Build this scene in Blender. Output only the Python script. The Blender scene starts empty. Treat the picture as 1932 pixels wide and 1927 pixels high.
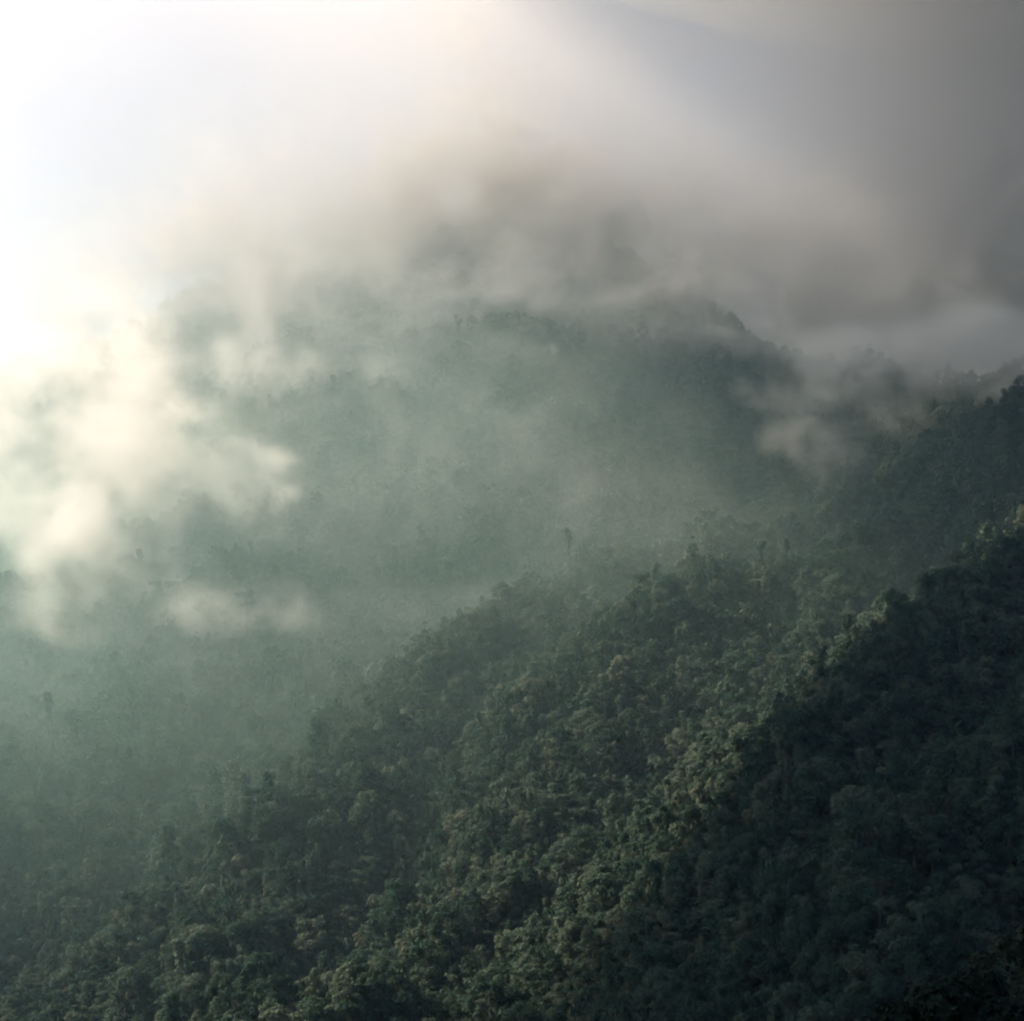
import bpy, math, random
import numpy as np
from mathutils import Vector

# ------------------------------------------------------------------ camera, light, exposure
sc = bpy.context.scene
PITCH, FOV = math.radians(8.0), math.radians(35.0)
CAMZ = 0.0
cam_d = bpy.data.cameras.new('camera'); cam = bpy.data.objects.new('camera', cam_d)
sc.collection.objects.link(cam); sc.camera = cam
cam.location = (0, 0, CAMZ); cam.rotation_euler = (math.radians(90) + PITCH, 0, 0)
cam_d.sensor_fit = 'HORIZONTAL'; cam_d.angle = FOV
cam_d.clip_start = 0.5; cam_d.clip_end = 12000

SUN_AZ, SUN_EL = math.radians(-77), math.radians(37)      # azimuth from the view axis (+Y), + is to the right
world = bpy.data.worlds.new('World'); sc.world = world; world.use_nodes = True
wn = world.node_tree.nodes; wl = world.node_tree.links
bg = wn['Background']; sky = wn.new('ShaderNodeTexSky'); sky.sky_type = 'NISHITA'
sky.sun_disc = False; sky.sun_elevation = SUN_EL; sky.sun_rotation = SUN_AZ
sky.altitude = 800; sky.air_density = 1.0; sky.dust_density = 0.6
wl.new(sky.outputs[0], bg.inputs[0]); bg.inputs[1].default_value = 0.065
sun_d = bpy.data.lights.new('sun', 'SUN'); sun = bpy.data.objects.new('sun', sun_d)
sc.collection.objects.link(sun)
sun_d.energy = 5.0; sun_d.angle = math.radians(0.5); sun_d.color = (1.0, 0.83, 0.66)
sdir = Vector((math.sin(SUN_AZ)*math.cos(SUN_EL), math.cos(SUN_AZ)*math.cos(SUN_EL), math.sin(SUN_EL)))
sun.rotation_euler = sdir.to_track_quat('Z', 'Y').to_euler()
sun.location = sdir * 3000

sc.view_settings.view_transform = 'Standard'; sc.view_settings.look = 'None'
sc.view_settings.gamma = 1.0; sc.view_settings.use_curve_mapping = False
sc.view_settings.exposure = 1.39
cy = sc.cycles
cy.volume_bounces = 3; cy.max_bounces = 5; cy.diffuse_bounces = 2; cy.transmission_bounces = 1
cy.volume_step_rate = 3.6; cy.volume_max_steps = 512
cy.use_denoising = True; cy.adaptive_threshold = 0.03; cy.pixel_filter_type = 'BLACKMAN_HARRIS'; cy.filter_width = 2.1; cy.sample_clamp_indirect = 4.0; cy.sample_clamp_direct = 8.0; cy.denoiser = 'OPENIMAGEDENOISE'
sc.render.film_transparent = False
HAZE_DENSITY, HAZE_G = 0.00008, 0.70
CLOUD_G = 0.38; VALLEY = 0.0016

# ------------------------------------------------------------------ helpers
rng = np.random.default_rng(11); random.seed(11)
TF = math.tan(FOV/2); cp, sp = math.cos(PITCH), math.sin(PITCH)
def P(u, v, Y):
    """the world point at depth Y seen along a given direction of the camera (u, v out of 1932 x 1927)"""
    xc = (u-966)/966*TF; zc = -(v-963.5)/966*TF
    d = np.array([xc, cp - zc*sp, sp + zc*cp]); return d*(Y/d[1]) + np.array([0, 0, CAMZ])
def proj(p):
    p = np.asarray(p, float) - np.array([0, 0, CAMZ])
    f = p[..., 1]*cp + p[..., 2]*sp; up = -p[..., 1]*sp + p[..., 2]*cp
    return 966 + p[..., 0]/f/TF*966, 963.5 - up/f/TF*966, f

class Noise:
    def __init__(s, seed, n=64): s.n = n; s.t = np.random.default_rng(seed).random((n, n, n)).astype(np.float32)*2-1
    def __call__(s, x, y, z):
        n = s.n; xi, yi, zi = [np.floor(a).astype(np.int32) for a in (x, y, z)]
        fx, fy, fz = [(a-b).astype(np.float32) for a, b in ((x, xi), (y, yi), (z, zi))]
        fx, fy, fz = [f*f*f*(f*(f*6-15)+10) for f in (fx, fy, fz)]
        a, b, c = xi % n, yi % n, zi % n; a1, b1, c1 = (a+1) % n, (b+1) % n, (c+1) % n; t = s.t
        L = lambda p, q, w: p+(q-p)*w
        return L(L(L(t[a, b, c], t[a1, b, c], fx), L(t[a, b1, c], t[a1, b1, c], fx), fy),
                 L(L(t[a, b, c1], t[a1, b, c1], fx), L(t[a, b1, c1], t[a1, b1, c1], fx), fy), fz)
    def fbm(s, x, y, z, oct=4, gain=0.5):
        o = 0; a = 1.0; tot = 0
        for k in range(oct):
            o = o + a*s(x+17.3*k, y+5.1*k, z+9.7*k); tot += a; a *= gain; x = x*2.03; y = y*2.03; z = z*2.03
        return o/tot
N1, N2 = Noise(3), Noise(7)
def sstep(a, b, x): t = np.clip((x-a)/(b-a), 0, 1); return t*t*(3-2*t)

def tag(o, label=None, cat=None, group=None, kind=None):
    if label: o['label'] = label
    if cat: o['category'] = cat
    if group: o['group'] = group
    if kind: o['kind'] = kind
    return o
def mesh_np(name, verts, quads, mats=None, mi=None, smooth=False):
    m = bpy.data.meshes.new(name); verts = np.ascontiguousarray(verts, np.float32); quads = np.asarray(quads, np.int32)
    m.vertices.add(len(verts)); m.vertices.foreach_set('co', verts.ravel())
    k = quads.shape[1]; m.loops.add(quads.size); m.loops.foreach_set('vertex_index', quads.ravel())
    m.polygons.add(len(quads)); m.polygons.foreach_set('loop_start', np.arange(len(quads), dtype=np.int32)*k)
    m.polygons.foreach_set('loop_total', np.full(len(quads), k, np.int32))
    for a in (mats or []): m.materials.append(a)
    if mi is not None: m.polygons.foreach_set('material_index', np.asarray(mi, np.int32))
    m.polygons.foreach_set('use_smooth', np.full(len(quads), smooth))
    m.update(calc_edges=True); return m
def link(name, data, parent=None):
    o = bpy.data.objects.new(name, data); sc.collection.objects.link(o)
    if parent: o.parent = parent
    return o

# ------------------------------------------------------------------ materials
def nt(name):
    m = bpy.data.materials.new(name); m.use_nodes = True; t = m.node_tree; t.nodes.clear()
    return m, t, t.nodes.new('ShaderNodeOutputMaterial')
def foliage_mat(name, stops, transl=0.25):
    m, t, out = nt(name); n = t.nodes; l = t.links
    oi = n.new('ShaderNodeObjectInfo'); tc = n.new('ShaderNodeNewGeometry')
    no = n.new('ShaderNodeTexNoise'); no.inputs['Scale'].default_value = 0.45; no.inputs['Detail'].default_value = 3
    l.new(tc.outputs['Position'], no.inputs['Vector'])
    mx = n.new('ShaderNodeMath'); mx.operation = 'MULTIPLY_ADD'; mx.inputs[1].default_value = 0.7; 
    l.new(no.outputs['Fac'], mx.inputs[0])
    mm = n.new('ShaderNodeMath'); mm.operation = 'MULTIPLY_ADD'; mm.inputs[1].default_value = 0.75; mm.inputs[2].default_value = -0.22
    l.new(oi.outputs['Random'], mm.inputs[0]); l.new(mm.outputs[0], mx.inputs[2])
    cr = n.new('ShaderNodeValToRGB'); l.new(mx.outputs[0], cr.inputs[0]); e = cr.color_ramp.elements
    while len(e) < len(stops): e.new(0.5)
    for el, (p, c) in zip(e, stops): el.position = p; el.color = (*c, 1)
    di = n.new('ShaderNodeBsdfDiffuse'); tr = n.new('ShaderNodeBsdfTranslucent'); mix = n.new('ShaderNodeMixShader')
    mix.inputs[0].default_value = transl
    l.new(cr.outputs[0], di.inputs[0]); l.new(cr.outputs[0], tr.inputs[0]); l.new(di.outputs[0], mix.inputs[1]); l.new(tr.outputs[0], mix.inputs[2])
    l.new(mix.outputs[0], out.inputs[0]); return m
STOPS = [(0.0, (.024, .048, .038)), (.35, (.042, .074, .050)), (.62, (.068, .102, .072)), (.84, (.104, .132, .090)), (1.0, (.145, .135, .092))]
M_leaf = foliage_mat('foliage', STOPS)
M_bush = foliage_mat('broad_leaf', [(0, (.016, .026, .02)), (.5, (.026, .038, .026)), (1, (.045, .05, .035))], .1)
def bark_mat():
    m, t, out = nt('bark'); n = t.nodes; l = t.links
    no = n.new('ShaderNodeTexNoise'); no.inputs['Scale'].default_value = 1.5
    cr = n.new('ShaderNodeValToRGB'); l.new(no.outputs['Fac'], cr.inputs[0])
    cr.color_ramp.elements[0].color = (.03, .03, .022, 1); cr.color_ramp.elements[1].color = (.08, .075, .055, 1)
    p = n.new('ShaderNodeBsdfPrincipled'); p.inputs['Roughness'].default_value = .9; l.new(cr.outputs[0], p.inputs['Base Color'])
    l.new(p.outputs[0], out.inputs[0]); return m
M_bark = bark_mat()
def ground_mat():
    m, t, out = nt('undergrowth_ground'); n = t.nodes; l = t.links
    g = n.new('ShaderNodeNewGeometry'); no = n.new('ShaderNodeTexNoise'); no.inputs['Scale'].default_value = .12; no.inputs['Detail'].default_value = 8
    l.new(g.outputs['Position'], no.inputs['Vector']); cr = n.new('ShaderNodeValToRGB'); l.new(no.outputs['Fac'], cr.inputs[0])
    cr.color_ramp.elements[0].color = (.010, .018, .011, 1); cr.color_ramp.elements[1].color = (.022, .032, .018, 1)
    bp = n.new('ShaderNodeBump'); bp.inputs['Strength'].default_value = .6; bp.inputs['Distance'].default_value = 2.0; l.new(no.outputs['Fac'], bp.inputs['Height'])
    p = n.new('ShaderNodeBsdfPrincipled'); p.inputs['Roughness'].default_value = 1.0; l.new(cr.outputs[0], p.inputs['Base Color']); l.new(bp.outputs[0], p.inputs['Normal'])
    l.new(p.outputs[0], out.inputs[0]); return m
M_ground = ground_mat()

# ------------------------------------------------------------------ the mountainside: crests of ridges and spurs
# each crest runs through points seen at (u, v) and lying at depth Y metres; k = steepness of its flanks
CRESTS = [
 (.80, [(-500,820,2500),(-100,760,2450),(200,640,2500),(360,560,2500),(500,520,2450),(600,530,2380),(700,520,2320),(790,470,2300),(850,430,2280),(920,415,2260),(1000,430,2230),(1100,480,2180),(1190,580,2120),(1250,630,2080),(1340,670,2050),(1440,690,2020),(1540,690,1960),(1620,670,1920),(1710,720,1850),(1800,740,1780),(1932,700,1700),(2150,560,1600),(2600,300,1500)]),
 (.75, [(600,560,2380),(480,660,2200),(400,760,2080),(340,860,1960),(260,960,1850)]),
 (.75, [(900,420,2260),(820,580,2130),(740,720,2000),(640,850,1900),(560,930,1820)]),
 (.75, [(1250,650,2100),(1130,740,1980),(1020,830,1880),(900,900,1800)]),
 (.80, [(1620,690,1920),(1480,800,1800),(1300,870,1720),(1080,935,1650),(950,1000,1600),(700,1015,1560),(500,1015,1540),(400,1085,1500),(300,1230,1440),(200,1350,1400),(60,1500,1360)]),
 (.80, [(1800,770,1780),(1640,930,1600),(1400,1000,1480),(1150,1050,1400),(980,1120,1340),(830,1215,1270),(790,1290,1230),(700,1370,1180),(560,1480,1110),(530,1600,1060),(450,1750,990),(370,1927,900),(250,2200,800)]),
 (.80, [(1880,820,1600),(1720,980,1380),(1480,1060,1300),(1300,1060,1260),(1215,1130,1220),(1200,1250,1160),(1080,1390,1080),(1050,1500,1030),(960,1640,960),(820,1800,880),(760,1960,800)]),
 (.80, [(1560,1020,1300),(1560,1180,1180),(1400,1330,1090),(1320,1450,1020),(1230,1600,940),(1150,1760,870),(1060,1900,810),(980,2060,740)]),
 (.80, [(1690,1130,1150),(1560,1400,980),(1440,1560,880),(1330,1750,800),(1240,1930,740)]),
 (.80, [(2500,580,1300),(2200,800,1120),(1932,1010,1000),(1780,1110,950),(1660,1250,890),(1540,1370,840),(1450,1570,770),(1400,1750,720),(1370,1980,650)]),
 (.70, [(2300,1150,780),(1960,1360,720),(1820,1510,660),(1730,1700,600),(1660,1850,560),(1560,2080,500)]),
 (.70, [(1300,1840,740),(1100,1880,760),(860,1890,790),(660,1850,820),(500,1850,850),(420,1970,820)]),
 (.70, [(-400,1450,1250),(0,1690,1180),(180,1730,1130),(330,1850,1080),(420,1960,1020)]),
 (.60, [(-500,1000,1700),(-200,1020,1640),(30,1080,1600),(150,1220,1500),(230,1330,1450)]),
]
segs = []
for k, pts in CRESTS:
    w = [P(*q) for q in pts]
    for a, b in zip(w[:-1], w[1:]): segs.append((k, a, b))
def height(X, Y):
    X = np.asarray(X, float); Y = np.asarray(Y, float)
    wx = X + 22*N1.fbm(X/90, Y/90, X*0+1.5, 3); wy = Y + 22*N1.fbm(X/90+31, Y/90+7, X*0+4.5, 3)
    H = np.full(X.shape, -420.0)
    for k, a, b in segs:
        ax, ay = a[0], a[1]; dx, dy = b[0]-ax, b[1]-ay
        t = np.clip(((wx-ax)*dx+(wy-ay)*dy)/(dx*dx+dy*dy), 0, 1)
        d = np.hypot(wx-ax-t*dx, wy-ay-t*dy)
        rd = 40 if a[1] > 1750 else 14
        h = a[2]+t*(b[2]-a[2]) - k*(np.sqrt(d*d+rd**2)-rd) - 19
        H = np.maximum(H, h) + 6*np.exp(-np.abs(H-h)/8)*0.5
    H = H + 42*N1.fbm(X/190, Y/190, X*0+6.5, 3)*sstep(1750, 2050, Y)
    H = H + 10*N2.fbm(X/60, Y/60, X*0+.5, 4)
    # the slope the photographer stands on falls away into the valley
    near = -1.7 - 0.33*np.clip(Y, 0, 330) - 1.3*np.maximum(Y-330, 0) - 0.72*np.minimum(Y, 0) + 2.0*N2.fbm(X/14, Y/14, X*0+3.5, 3)*sstep(6, 30, np.hypot(X, Y))  # the steep rise behind the camera is added to block sky light
    return np.maximum(H, near)
GX0, GX1, GY0, GY1 = -2100, 2100, -1295, 3200
xs = np.arange(GX0, GX1+1, 7.0); ys = np.arange(GY0, GY1+1, 7.0)
gx, gy = np.meshgrid(xs, ys, indexing='ij'); gz = height(gx, gy)
nx, ny = gx.shape
ii = (np.arange(nx-1)[:, None]*ny + np.arange(ny-1)[None, :]).ravel()
terr = link('mountainside_terrain', mesh_np('mountainside_terrain', np.stack([gx, gy, gz], -1).reshape(-1, 3),
        np.stack([ii, ii+ny, ii+ny+1, ii+1], 1), [M_ground], smooth=True))
tag(terr, 'steep forest covered mountainside with long spurs falling towards the lower left', None, None, 'structure')
def hgrid(x, y):
    fx = np.clip((np.asarray(x)-GX0)/7.0, 0, nx-1.001); fy = np.clip((np.asarray(y)-GY0)/7.0, 0, ny-1.001)
    i = fx.astype(int); j = fy.astype(int); a = fx-i; b = fy-j
    return (gz[i, j]*(1-a)+gz[i+1, j]*a)*(1-b) + (gz[i, j+1]*(1-a)+gz[i+1, j+1]*a)*b
def visible(x, y, z, slack=0.0):
    """is the point at (x, y, z) clear of the terrain as seen from the camera"""
    x, y, z = [np.asarray(a, float) for a in (x, y, z)]; ok = np.ones(x.shape, bool)
    for t in np.linspace(0.15, 0.985, 120):
        ok &= (CAMZ + (z-CAMZ)*t) > hgrid(x*t, y*t) + slack*t
    return ok

# ------------------------------------------------------------------ trees
def leaves(centres, radii, n, size, jit=.40, flat=.8, r=None):
    """n leaf clumps spread over the upper shells of rounded boughs"""
    r = r or np.random.default_rng(1)
    w = radii**2/np.sum(radii**2); idx = r.choice(len(radii), n, p=w)
    d = r.normal(size=(n, 3)); d[:, 2] = np.where((d[:, 2] < -.2) & (r.random(n) < .75), -d[:, 2], d[:, 2])
    d /= np.linalg.norm(d, axis=1)[:, None]
    rad = radii[idx]*(1 - .28*r.random(n)**2 + .08*r.normal(size=n))
    c = centres[idx] + d*rad[:, None]*np.array([1, 1, flat])
    nn = d + r.normal(size=(n, 3))*jit; nn /= np.linalg.norm(nn, axis=1)[:, None]
    a = np.cross(nn, r.normal(size=(n, 3))); a /= np.linalg.norm(a, axis=1)[:, None]; b = np.cross(nn, a)
    s = size*(.6+.8*r.random(n))[:, None]; asp = (.5+.4*r.random(n))[:, None]
    v = np.stack([c-a*s, c-b*s*asp, c+a*s, c+b*s*asp], 1).reshape(-1, 3)
    return v, np.arange(4*n).reshape(-1, 4)
def tube(path, rad, k=6):
    path = np.asarray(path, float); V = []; F = []
    for i, (p, r_) in enumerate(zip(path, rad)):
        t = path[min(i+1, len(path)-1)]-path[max(i-1, 0)]; t /= np.linalg.norm(t)
        a = np.cross(t, [0.3, 1, .1]); a /= np.linalg.norm(a); b = np.cross(t, a)
        for j in range(k):
            th = 2*math.pi*j/k; V.append(p+r_*(a*math.cos(th)+b*math.sin(th)))
    for i in range(len(path)-1):
        for j in range(k): F.append((i*k+j, i*k+(j+1) % k, (i+1)*k+(j+1) % k, (i+1)*k+j))
    return np.array(V), np.array(F)
def cat(parts):
    V = []; F = []; o = 0
    for v, f in parts: V.append(v); F.append(f+o); o += len(v)
    return np.concatenate(V), np.concatenate(F)
def tree_geo(kind, seed, nleaf, size):
    r = np.random.default_rng(seed); C = []; R = []
    if kind == 'round':       # domed, many boughs
        H = 15; W = 5.0
        for i in range(15):
            th = r.random()*6.283; q = math.sqrt(r.random()); C.append((q*W*.8*math.cos(th), q*W*.8*math.sin(th), H-1.2-3.6*q*q+r.normal()*.5)); R.append(1.35+.7*r.random())
        C.append((0, 0, H-3)); R.append(2.6)
    elif kind == 'spreading': # wide flat umbrella
        H = 15; W = 5.8
        for i in range(17):
            th = r.random()*6.283; q = math.sqrt(r.random()); C.append((q*W*.85*math.cos(th), q*W*.85*math.sin(th), H-1.0-3.2*q*q+r.normal()*.6)); R.append(1.2+.8*r.random())
    elif kind == 'tall':      # narrow, tall, stacked boughs
        H = 20; W = 3.2
        for i in range(17):
            z = r.random(); th = r.random()*6.283; q = (1-z*.55)*r.random()**.5; C.append((q*W*math.cos(th), q*W*math.sin(th), H-1.5-(1-z)*9)); R.append(1.0+.9*r.random())
    elif kind == 'vine':      # a trunk wrapped in creepers
        H = 19; W = 1.5; lean = r.normal(size=2)*.08
        for i in range(15):
            z = i/14; C.append((lean[0]*H*z+r.normal()*.35, lean[1]*H*z+r.normal()*.35, 2+z*(H-3))); R.append(.9+.35*r.random()+(.7 if z > .85 else 0))
    elif kind == 'ragged':    # uneven crown of a few separate heads
        H = 17; W = 5.5
        for g in range(5):
            th = r.random()*6.283; q = W*(.25+.7*r.random()); cx, cy_, cz = q*math.cos(th), q*math.sin(th), H-5*r.random()
            for i in range(4): C.append((cx+r.normal()*1.0, cy_+r.normal()*1.0, cz-1+r.normal()*.7)); R.append(.9+.7*r.random())
    else:                     # 'shrub' understorey filler
        H = 8; W = 4.5
        for i in range(10):
            th = r.random()*6.283; q = math.sqrt(r.random()); C.append((q*W*math.cos(th), q*W*math.sin(th), H-3-3*q*q+r.normal()*.6)); R.append(1.3+.8*r.random())
    if kind in ('round', 'spreading', 'tall', 'ragged'):      # lower boughs and climbers under the crown
        for i in range(9):
            th = r.random()*6.283; q = W*(.35+.45*r.random()); C.append((q*math.cos(th), q*math.sin(th), H*(.22+.38*r.random()))); R.append(1.3+.9*r.random())
    C = np.array(C); R = np.array(R)
    crown = leaves(C, R, nleaf, size, r=r)
    top = C[:, 2].max()
    tp = [np.array([0, 0, -3.0]), np.array([.1, 0, top*.35]), np.array([r.normal()*.3, r.normal()*.3, top*.68]), np.array([r.normal()*.5, r.normal()*.5, top*.92])]
    tr = [tube(tp, [.42, .34, .24, .08], 7)]
    for i in r.choice(len(C), min(7, len(C)), replace=False):
        s = tp[1]+(tp[2]-tp[1])*(.35+.65*r.random()); mid = (s+C[i])/2+np.array([0, 0, -.5]); tr.append(tube([s, mid, C[i]], [.15, .10, .04], 5))
    return crown, cat(tr)
KINDS = ['round', 'spreading', 'tall', 'vine', 'ragged', 'round', 'spreading', 'tall', 'ragged', 'shrub', 'round', 'vine']
# far forest prototypes (crown and trunk in one mesh)
pcol = bpy.data.collections.new('forest_sources')
for i, k in enumerate(KINDS):
    cr, tr = tree_geo(k, 100+i, 1500 if k != 'vine' else 900, .40)
    V, F = cat([cr, tr]); mi = np.r_[np.zeros(len(cr[1])), np.ones(len(tr[1]))]
    o = bpy.data.objects.new('forest_source_%02d' % i, mesh_np('forest_source', V, F, [M_leaf, M_bark], mi)); pcol.objects.link(o)

# where trees stand
NT = 420000
px = rng.uniform(-1150, 1150, NT); py = rng.uniform(380, 2560, NT)
keep = (np.abs(px) < py*TF*1.22+60); px, py = px[keep], py[keep]
cell = {}                                   # thin out seedlings that stand too close together
ok = np.zeros(len(px), bool); MIN = 4.3
for i_, (a_, b_) in enumerate(zip(px.tolist(), py.tolist())):
    ca, cb = int(a_//MIN), int(b_//MIN); hit = False
    for da in (-1, 0, 1):
        for db in (-1, 0, 1):
            q_ = cell.get((ca+da, cb+db))
            if q_ and (q_[0]-a_)**2+(q_[1]-b_)**2 < MIN*MIN: hit = True
    if not hit: cell[ca, cb] = (a_, b_); ok[i_] = True
sh = np.flatnonzero(~ok)[:70000]              # low growth that fills the gaps between the trees
n_tree = int(ok.sum()); px, py = np.r_[px[ok], px[sh]], np.r_[py[ok], py[sh]]; pz = hgrid(px, py)
# open gaps and thick patches
gap = N1.fbm(px/55, py/55, px*0+8.2, 3)
kd = rng.choice(len(KINDS), len(px), p=np.array([12, 8, 9, 4, 10, 12, 7, 9, 10, 9, 9, 4])/103.)
low = (gap < -.18) & (rng.random(len(px)) < .8); kd = np.where(low, 9, kd); kd[n_tree:] = 9
scl = (.74 + .86*rng.random(len(px))**1.9)*(1+.30*N2.fbm(px/35, py/35, px*0+2.2, 2)); scl = np.where(np.arange(len(px)) < n_tree, scl, .45+.35*rng.random(len(px))); scl = scl*np.where(rng.random(len(px)) < .05, 1.45, 1)*np.where(kd == 3, .95, 1)
u, v, dep = proj(np.stack([px, py, pz+12*scl], 1))
vis = visible(px, py, pz+13*scl, 5.0)
inframe = (u > -60) & (u < 1990) & (v > -60) & (v < 2000)
# clear of the camera's view only hidden, far behind: keep everything that could show from a step aside
near_vis = visible(px, py, pz+30, 0.0) | (dep < 900)
size_px = scl*np.array([1, 1.3, .95, .6, 1, 1, 1.3, .95, 1, .7, 1, .6])[kd]/dep
inside = (u > 4) & (u < 1928) & (v > 4) & (v < 1922) & vis & (kd != 9)
order = np.argsort(-np.where(inside, size_px, 0)); N_IND = 286
ind = order[:N_IND]; isind = np.zeros(len(px), bool); isind[ind] = True
rest = ~isind & near_vis
print('trees', len(px), 'forest', rest.sum(), 'depth of individuals', dep[ind].min(), dep[ind].max())

fm = bpy.data.meshes.new('forest'); fm.vertices.add(int(rest.sum()))
fm.vertices.foreach_set('co', np.stack([px, py, pz], 1)[rest].astype(np.float32).ravel())
for nm, tp_, val in (('kindex', 'INT', kd[rest].astype(np.int32)), ('size', 'FLOAT', scl[rest].astype(np.float32)),
                     ('spin', 'FLOAT', (rng.random(rest.sum())*6.283).astype(np.float32)), ('tall', 'FLOAT', (.85+.4*rng.random(rest.sum())).astype(np.float32))):
    a = fm.attributes.new(nm, tp_, 'POINT'); a.data.foreach_set('value', val)
forest = link('forest', fm)
tag(forest, 'dense rainforest canopy covering the whole mountainside up into the mist', 'forest', None, 'stuff')
g = bpy.data.node_groups.new('forest_planting', 'GeometryNodeTree')
g.interface.new_socket('Geometry', in_out='INPUT', socket_type='NodeSocketGeometry'); g.interface.new_socket('Geometry', in_out='OUTPUT', socket_type='NodeSocketGeometry')
gn = g.nodes; gl = g.links; gi = gn.new('NodeGroupInput'); go = gn.new('NodeGroupOutput')
ci = gn.new('GeometryNodeCollectionInfo'); ci.inputs[0].default_value = pcol; ci.inputs['Separate Children'].default_value = True; ci.inputs['Reset Children'].default_value = True
iop = gn.new('GeometryNodeInstanceOnPoints'); iop.inputs['Pick Instance'].default_value = True
def attr(nm, ty):
    a = gn.new('GeometryNodeInputNamedAttribute'); a.data_type = ty; a.inputs[0].default_value = nm; return a.outputs[0]
cr_ = gn.new('ShaderNodeCombineXYZ'); gl.new(attr('spin', 'FLOAT'), cr_.inputs[2])
cs = gn.new('ShaderNodeCombineXYZ'); sa = attr('size', 'FLOAT'); mz = gn.new('ShaderNodeMath'); mz.operation = 'MULTIPLY'
gl.new(sa, mz.inputs[0]); gl.new(attr('tall', 'FLOAT'), mz.inputs[1]); gl.new(sa, cs.inputs[0]); gl.new(sa, cs.inputs[1]); gl.new(mz.outputs[0], cs.inputs[2])
gl.new(gi.outputs[0], iop.inputs['Points']); gl.new(ci.outputs[0], iop.inputs['Instance']); gl.new(attr('kindex', 'INT'), iop.inputs['Instance Index'])
gl.new(cr_.outputs[0], iop.inputs['Rotation']); gl.new(cs.outputs[0], iop.inputs['Scale']); gl.new(iop.outputs[0], go.inputs[0])
md = forest.modifiers.new('planting', 'NODES'); md.node_group = g

# single trees one can tell apart
protos = {}
for i, k in enumerate(['round', 'spreading', 'tall', 'vine', 'ragged']):
    for s_ in range(3):
        cr, tr = tree_geo(k, 500+i*10+s_, 4200 if k != 'vine' else 2200, .28)
        protos[k, s_] = (mesh_np('crown', *cr, [M_leaf]), mesh_np('trunk', *tr, [M_bark], smooth=True))
NAMES = {'round': 'round_crowned_tree', 'spreading': 'spreading_tree', 'tall': 'tall_narrow_tree', 'vine': 'vine_covered_tree', 'ragged': 'ragged_tree'}
LOOK = {'round': 'round crowned rainforest tree', 'spreading': 'broad spreading rainforest tree', 'tall': 'tall narrow rainforest tree',
        'vine': 'slender column of a tree wrapped in creepers', 'ragged': 'ragged many headed rainforest tree'}
COLS = [(330, 'at the far left'), (660, 'left'), (900, 'left of centre'), (1060, 'in the centre'), (1300, 'right of centre'), (1500, 'fairly far right'), (1680, 'far right'), (1820, 'well to the right'), (9999, 'along the right edge')]
ROWS = [(1150, 'high up'), (1350, 'above mid slope'), (1550, 'at mid slope'), (1700, 'below mid slope'), (1830, 'low down'), (9999, 'at the very bottom')]
ORD = 'first second third fourth fifth sixth seventh eighth ninth tenth eleventh twelfth thirteenth fourteenth fifteenth sixteenth'.split()
pick = lambda t, q: next(w for m_, w in t if q < m_)
def plant(k, x, y, s, s_, label):
    z = float(hgrid(x, y)); root = link(NAMES[k], None); root.location = (x, y, z)
    root.rotation_euler = (0, 0, rng.random()*6.283); root.scale = (s, s, s*(.9+.3*rng.random()))
    link('crown', protos[k, s_][0], root); link('trunk', protos[k, s_][1], root)
    tag(root, label, 'tree', 'single trees on the nearer spurs'); return root
groups = {}
for j in ind:
    groups.setdefault((KINDS[kd[j]], pick(COLS, u[j]), pick(ROWS, v[j])), []).append(j)
for (k, c_, r_), js in groups.items():
    js.sort(key=lambda j: u[j])
    for n_, j in enumerate(js):
        who = {'round': 'round crowned tree', 'spreading': 'broad spreading tree', 'tall': 'tall narrow tree', 'vine': 'slender creeper wrapped tree', 'ragged': 'ragged many headed tree'}[k]
        lab = '%s %s, %s' % (who, c_, r_) if len(js) == 1 else '%s %s, %s, %s from left' % (who, c_, r_, ORD[min(n_, 15)])
        plant(k, float(px[j]), float(py[j]), float(scl[j]), int(rng.integers(3)), lab)
# trees that stand out in the picture
def hit(u_, v_):
    d = P(u_, v_, 1.0); Y = 380.0
    while Y < 2600 and d[2]*Y > hgrid(d[0]*Y, Y): Y += 2
    return d*Y
for u_, v_, k, s, s_, lab in [
    (800, 1135, 'round', 1.15, 0, 'lone rounded crown standing out of the smooth misty hollow left of centre'),
    (985, 1390, 'ragged', 1.7, 1, 'largest pale crown trailing foliage down its left side, right of the middle spur'),
    (540, 1885, 'round', 1.25, 2, 'bright domed crown near the bottom, left of the valley shadow'),
    (1240, 1790, 'vine', 1.7, 0, 'tallest slender column of creepers standing alone against the dark gully'),
    (1150, 1790, 'spreading', 1.0, 1, 'flat topped pale crown just left of the tall creeper column'),
    (960, 1785, 'spreading', 1.0, 2, 'low flat crown at the edge of the dark gully, bottom centre'),
    (1700, 1140, 'tall', .95, 1, 'small pointed tree on the skyline of the dark right spur'),
    (700, 1210, 'round', 1.3, 1, 'big domed crown above the hollow at the head of the left spur'),
    (1430, 1110, 'round', 1.3, 2, 'paired domed crown on the upper right slope below the mist')]:
    q = hit(u_, v_); plant(k, float(q[0]), float(q[1]), s, s_, lab)
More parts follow.
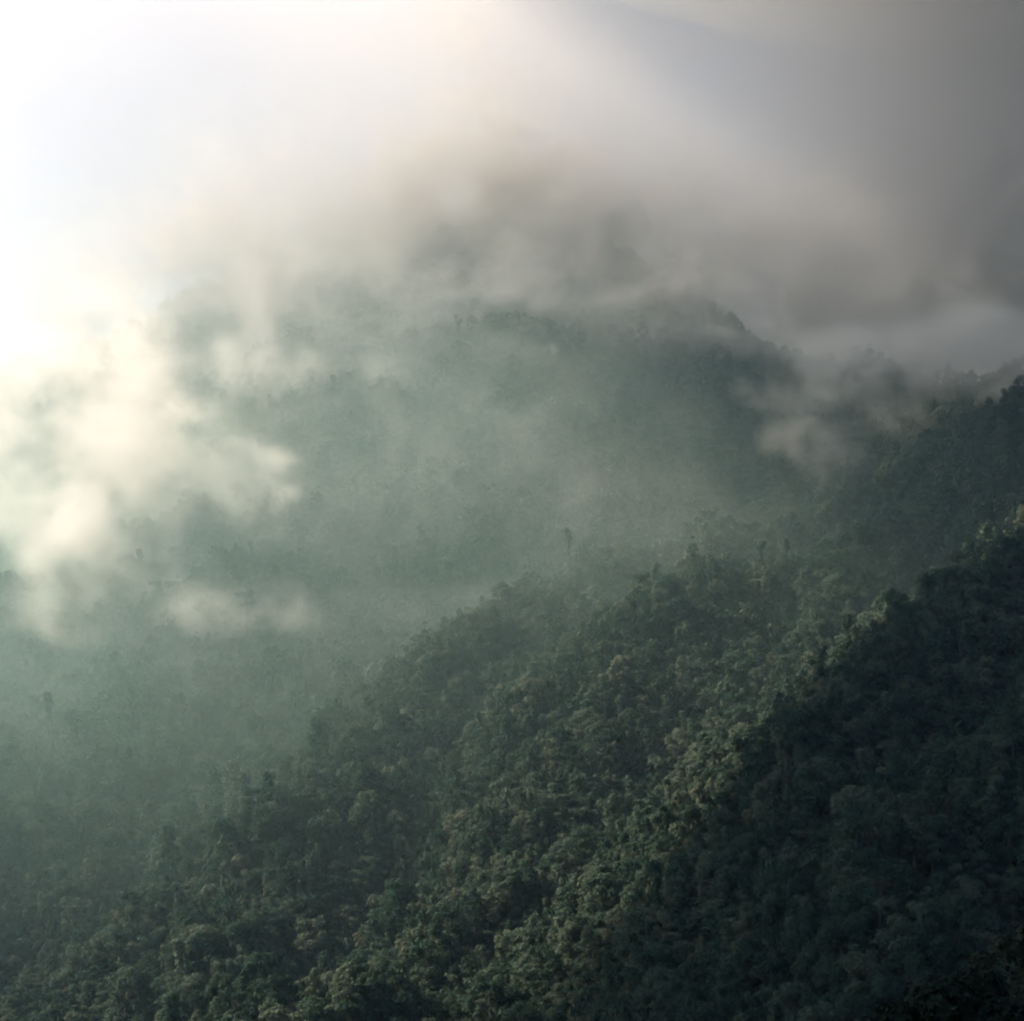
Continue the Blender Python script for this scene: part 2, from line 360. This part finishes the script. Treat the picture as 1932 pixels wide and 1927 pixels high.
# the leafy treetops close to the camera in the lower right corner
def near_tree(lobes, Y, seed, label):
    r = np.random.default_rng(seed); C = np.array([P(a, b, Y+dy) for a, b, rr, dy in lobes]); R_ = np.array([rr for a, b, rr, dy in lobes])
    base = np.array([C[:, 0].mean()+.6, C[:, 1].mean()+.5, 0]); base[2] = hgrid(base[0], base[1])-.3
    V, F = leaves(C-base, R_, 5200, .15, .6, .75, r)
    V = V.reshape(-1, 4, 3); m_ = V.mean(1, keepdims=True); V = (m_+(V-m_)*np.array([1, 1, 1])).reshape(-1, 3)
    root = link('foreground_tree', None); root.location = base
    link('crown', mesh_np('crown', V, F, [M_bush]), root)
    T = C-base; mid = T.mean(0); tr = [tube([np.zeros(3), mid*[.3, .3, .5], mid*[.9, .9, .8]], [.22, .17, .1], 8)]
    for t_ in T: tr.append(tube([mid*[.9, .9, .78], (mid+t_)/2+[0, 0, -.3], t_, t_+(t_-mid)*.15], [.08, .05, .03, .012], 5))
    link('trunk', mesh_np('trunk', *cat(tr), [M_bark], smooth=True), root)
    tag(root, label, 'tree', 'leafy treetops close to the camera')
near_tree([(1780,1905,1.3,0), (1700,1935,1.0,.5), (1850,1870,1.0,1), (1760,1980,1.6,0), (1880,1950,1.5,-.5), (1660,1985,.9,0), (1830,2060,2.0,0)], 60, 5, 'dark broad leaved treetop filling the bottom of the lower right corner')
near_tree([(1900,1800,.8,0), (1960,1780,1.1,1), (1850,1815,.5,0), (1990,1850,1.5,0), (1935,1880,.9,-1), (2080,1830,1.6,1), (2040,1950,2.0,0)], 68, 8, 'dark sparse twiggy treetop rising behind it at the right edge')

# ------------------------------------------------------------------ air
def box(name, lo, hi, mat):
    lo = np.array(lo); hi = np.array(hi); c = np.array([(x, y, z) for x in (0, 1) for y in (0, 1) for z in (0, 1)])
    return link(name, mesh_np(name, lo+c*(hi-lo), [(0, 1, 3, 2), (4, 6, 7, 5), (0, 4, 5, 1), (2, 3, 7, 6), (0, 2, 6, 4), (1, 5, 7, 3)], [mat]))
def vol_mat(name, color, density, aniso, attr_=False):
    m, t, out = nt(name); pv = t.nodes.new('ShaderNodeVolumePrincipled')
    pv.inputs['Color'].default_value = (*color, 1); pv.inputs['Density'].default_value = density; pv.inputs['Anisotropy'].default_value = aniso
    if not attr_: pv.inputs['Density Attribute'].default_value = ''
    pv.inputs['Temperature Attribute'].default_value = ''; pv.inputs['Color Attribute'].default_value = ''
    t.links.new(pv.outputs[0], out.inputs['Volume']); return m
haze = box('haze', (-2300, -1400, -450), (2350, 3400, 1900), vol_mat('haze_air', (.48, .72, .92), HAZE_DENSITY, HAZE_G))
tag(haze, 'thin blue morning haze filling the air of the whole valley', 'haze', None, 'stuff')

# flat clouds added overhead, out of view, to keep the sun off the scene
def cloud(c, rad, dens, seed, rough=.38):
    import bmesh
    b = bmesh.new(); bmesh.ops.create_icosphere(b, subdivisions=6, radius=1.0)
    m = bpy.data.meshes.new('cloud'); b.to_mesh(m); b.free()
    d = np.zeros(len(m.vertices)*3, np.float32); m.vertices.foreach_get('co', d); d = d.reshape(-1, 3)
    q = 1 + rough*N1.fbm(d[:, 0]*2.2+seed, d[:, 1]*2.2, d[:, 2]*2.2, 4)
    m.vertices.foreach_set('co', (d*q[:, None]*np.array(rad)+np.array(c)).astype(np.float32).ravel()); m.update()
    m.materials.append(vol_mat('shade_cloud_vapour', (.97, .975, .98), dens, CLOUD_G))
    return link('cloud', m)
shade_cloud_near = cloud((-540, 630, 850), (880, 600, 175), .0200, 2.0)  # added sun blocker for the nearer slopes and their air
tag(shade_cloud_near, 'unseen overhead cloud added to shade the near end of the valley', 'cloud', None, 'stuff')

shade_cloud_high = cloud((780, 1800, 1450), (1380, 1200, 330), .0042, 6.0, .12)  # added to dim the sunlight on the right part of the deck
tag(shade_cloud_high, 'high cloud added above the view to shade the right end of the ridge', 'cloud', None, 'stuff')

shade_cloud_small = cloud((-540, 1600, 1090), (380, 230, 110), .020, 9.0)  # added in the sun's path so the right spurs fall into shade
tag(shade_cloud_small, 'small unseen cloud added above the view to shade the right spurs', 'cloud', None, 'stuff')

# mist and cloud banks: a density worked out on a lattice and turned into a volume
VX = 8.0; lo = np.array([-1200., 1100., -100.]); n3 = np.array([300, 182, 172]); hi = lo+(n3-1)*VX
ax = [lo[i]+np.arange(n3[i])*VX for i in range(3)]
def mist_density():
    X, Y, Z = np.meshgrid(*[a.astype(np.float32) for a in ax], indexing='ij')
    wx = 55*N1.fbm(X/170, Y/170, Z/130, 3); wz = 45*N2.fbm(X/170+9, Y/170, Z/130+4, 3)
    fine = N2.fbm(X/75, Y/110, Z/60, 4, .55)
    U = 966 + (X+wx)/Y/TF*966*cp         # horizontal bearing of the deck's lower edge
    # lower edge of the cloud deck over the ridge, as height at 2100 m
    ku = [-600, 0, 250, 330, 600, 760, 830, 900, 970, 1080, 1180, 1250, 1350, 1550, 1700, 1820, 1932, 2300]
    kv = [ 900, 860, 700, 600, 600, 650, 430, 410, 520, 540, 590, 640, 690, 720, 760, 740, 680, 560]
    kz = [P(a, b, 2150)[2] for a, b in zip(ku, kv)]
    base = np.interp(U, ku, kz) - 70
    F = (Z+wz-base)/120 + .95*fine
    D = sstep(0.0, 1.5, F)*sstep(0, 260, Y+60*fine-(1760-50*sstep(200, 520, X)))*(.0024+.0016*sstep(-500,0,X)+.0070*sstep(200,1000,X))*(1-.36*sstep(1.3,3.0,(Z+wz-base)/120)*(1-sstep(300,900,X)))
    # thin veil that thickens with height and towards the left
    over = np.maximum(Z - hgrid(X, Y).astype(np.float32), 0)
    D = D + .0005*np.exp(-over/140)*sstep(-240, 220, Z-.12*X+.5*wz)*sstep(0,350,Y-lo[1])*(1+.6*fine)*(1-.93*sstep(-50,450,X))
    D = D*sstep(-750, -40, X+.36*Y)
    # separate banks and wisps: (u, v, Y, half width, half height in picture units, half depth m, density)
    B = [(915,395,2150,110,60,60,.020),
      (1820,680,1540,300,75,100,.015),(1650,740,1560,150,60,60,.008),
      (750,430,2060,110,180,90,.013),(900,330,2080,170,90,80,.007),(1080,560,1900,400,110,80,.0065),(1070,430,2020,200,90,90,.006),(1230,540,1980,180,80,80,.007),(1400,640,1880,220,60,80,.008),(1560,630,1820,130,60,70,.006),(600,540,2060,170,150,90,.009),(900,520,2040,150,60,60,.010),(1850,640,1600,150,90,70,.0025),
      (60,760,1700,420,230,260,.0036),(170,950,1560,230,110,150,.011),(150,1040,1500,170,70,110,.010),(390,1160,1420,110,55,70,.008),
         (520,1130,1420,130,60,70,.004),(480,930,1600,90,60,60,.007),(250,870,1640,130,110,120,.010),(100,1140,1430,120,70,90,.003),
         (560,660,1900,240,170,160,.0045),(700,780,1850,160,120,110,.0022),(820,640,1950,180,70,70,.005),(960,545,2000,110,45,50,.007),(1005,590,1850,20,60,25,.03),(1035,660,1830,16,50,20,.035),(960,560,1880,70,22,25,.02),(470,870,1500,80,26,30,.010),(520,940,1480,35,60,30,.010),(440,930,1470,60,50,35,.008),
         (1180,560,1980,130,70,60,.003),(1250,620,1960,60,22,40,.004),(1540,830,1600,100,55,45,.005),(1640,880,1560,110,50,45,.0035),(1700,780,1650,110,90,60,.003),
         (1500,720,1760,180,60,60,.003),(760,470,2050,70,130,80,.006),(400,480,2200,300,220,160,.003)]
    for (u_, v_, y_, ru, rv, ry, dn) in B:
        c = P(u_, v_, y_); s = y_*TF/966
        q = ((X+wx-c[0])/(ru*s))**2 + ((Y-c[1])/ry)**2 + ((Z+wz-c[2])/(rv*s))**2
        D = D + dn*sstep(-.15, .85, 1-np.sqrt(q)+.55*fine*(q < 4))*(q < 2.5)
    qx = 30*N1.fbm(X/70+3, Y/90, Z/60, 2); qz = 30*N2.fbm(X/70, Y/90+5, Z/60, 2)       # curls
    r1 = 1-np.abs(N1.fbm((X+.9*wx+qx)/95, Y/150, (Z+.9*wz+qz)/80, 5, .62))*2.6; r2 = N2.fbm((X+wx+qx)/48, Y/80, (Z+wz+qz)/38, 3, .65)
    c = P(980, 590, 1900); D = D + .0034*np.exp(-((X+.5*wx-c[0])/260)**2-((Y-c[1])/130)**2-((Z+.5*wz-c[2])/95)**2)/np.clip(.16 + 2.7*np.clip(r1, 0, 1)**2.5 + 1.9*r2, .15, 4.5)*(1+.6*fine)
    c = P(1010, 455, 2090); D = D + .0042*np.exp(-((X+.5*wx-c[0])/330)**2-((Y-c[1])/110)**2-((Z+.5*wz-c[2])/80)**2)/np.clip(.10 + 3.1*np.clip(r1, 0, 1)**3 + 2.4*r2, .15, 5)*(1+.6*fine)
    calm = sstep(1.2, 3.2, (Z-base)/120)      # smooth inside the deck, torn along its lower edge
    D = D*(calm*.9+(1-calm)*np.maximum(np.clip(.10 + 3.1*np.clip(r1, 0, 1)**3 + 2.4*r2, .01, 5), .55*sstep(1850, 2010, Y)))
    edge = np.minimum.reduce([(X-lo[0]), (hi[0]-X), (Y-lo[1]), (Z-lo[2])])/VX
    D = D*np.clip(edge/3, 0, 1); D[D < 1e-5] = 0; D = D*1000
    return D.astype(np.float32)
def lattice(name, D, lo, n3, VX, mat):
    """a volume whose density is given voxel by voxel"""
    hi = lo+(n3-1)*VX
    mm = bpy.data.meshes.new(name); mm.vertices.add(D.size); mm.vertices.foreach_set('co', np.zeros(D.size*3, np.float32))
    a = mm.attributes.new('dens', 'FLOAT', 'POINT'); a.data.foreach_set('value', D.ravel().astype(np.float32)); mm.materials.append(mat)
    ob = link(name, mm)
    g = bpy.data.node_groups.new(name+'_lattice', 'GeometryNodeTree')
    g.interface.new_socket('Geometry', in_out='INPUT', socket_type='NodeSocketGeometry'); g.interface.new_socket('Geometry', in_out='OUTPUT', socket_type='NodeSocketGeometry')
    gn = g.nodes; gl = g.links; gi = gn.new('NodeGroupInput'); go = gn.new('NodeGroupOutput')
    pos = gn.new('GeometryNodeInputPosition')
    vm = gn.new('ShaderNodeVectorMath'); vm.operation = 'SUBTRACT'; vm.inputs[1].default_value = tuple(lo); gl.new(pos.outputs[0], vm.inputs[0])
    v2 = gn.new('ShaderNodeVectorMath'); v2.operation = 'SCALE'; v2.inputs['Scale'].default_value = 1/VX; gl.new(vm.outputs[0], v2.inputs[0])
    sep = gn.new('ShaderNodeSeparateXYZ'); gl.new(v2.outputs[0], sep.inputs[0])
    def imth(op, a, b):
        m_ = gn.new('FunctionNodeIntegerMath'); m_.operation = op
        for i, q in enumerate((a, b)):
            if isinstance(q, int): m_.inputs[i].default_value = q
            else: gl.new(q, m_.inputs[i])
        return m_.outputs[0]
    def toint(q):
        f = gn.new('FunctionNodeFloatToInt'); f.rounding_mode = 'ROUND'; gl.new(q, f.inputs[0]); return f.outputs[0]
    I, J, K = [toint(sep.outputs[i]) for i in range(3)]
    idx = imth('ADD', imth('MULTIPLY', imth('ADD', imth('MULTIPLY', I, int(n3[1])), J), int(n3[2])), K)
    si = gn.new('GeometryNodeSampleIndex'); si.data_type = 'FLOAT'; si.domain = 'POINT'; si.clamp = True
    gl.new(gi.outputs[0], si.inputs['Geometry']); gl.new(idx, si.inputs['Index'])
    na = gn.new('GeometryNodeInputNamedAttribute'); na.data_type = 'FLOAT'; na.inputs[0].default_value = 'dens'
    gl.new(na.outputs[0], [q for q in si.inputs if q.name == 'Value' and q.enabled][0])
    vc = gn.new('GeometryNodeVolumeCube'); vc.inputs['Min'].default_value = tuple(lo); vc.inputs['Max'].default_value = tuple(hi)
    for nm, q in zip(('Resolution X', 'Resolution Y', 'Resolution Z'), n3): vc.inputs[nm].default_value = int(q)
    gl.new([q for q in si.outputs if q.enabled][0], vc.inputs['Density'])
    sm = gn.new('GeometryNodeSetMaterial'); sm.inputs['Material'].default_value = mat
    gl.new(vc.outputs[0], sm.inputs[0]); gl.new(sm.outputs[0], go.inputs[0])
    md = ob.modifiers.new('lattice', 'NODES'); md.node_group = g
    return ob
D = mist_density()
mist = lattice('mist', D, lo, n3, VX, vol_mat('mist_vapour', (.99, .955, .925), 0.001, CLOUD_G, True))
tag(mist, 'white cloud and torn mist banks hanging over the ridge and the upper slope', 'mist', None, 'stuff')
# thin teal vapour lying on the far side of the valley, thickest to the left
def valley():
    VX = 30.; lo = np.array([-1500., 630., -330.]); n3 = np.array([90, 63, 42])
    X, Y, Z = np.meshgrid(*[(lo[i]+np.arange(n3[i])*VX).astype(np.float32) for i in range(3)], indexing='ij')
    over = np.maximum(Z-hgrid(X, Y), 0)
    D = VALLEY*sstep(640, 1330, Y)*(.04+.96*sstep(600, -360, X-.15*(Y-1400)))*np.exp(-over/130)*(1-.5*sstep(1700,2000,Y))*sstep(-230, 80, Z)*(1+.5*N2.fbm(X/300, Y/300, Z/200, 2))
    e = np.minimum.reduce([X-lo[0], lo[0]+(n3[0]-1)*VX-X, lo[1]+(n3[1]-1)*VX-Y])/VX
    D = D*np.clip(e/5, 0, 1)*1000
    ob = lattice('valley_haze', D, lo, n3, VX, vol_mat('valley_vapour', (.63, .90, .80), 0.001, .5, True))
    tag(ob, 'thin teal vapour filling the hollows on the left of the mountainside', 'haze', None, 'stuff')
valley()
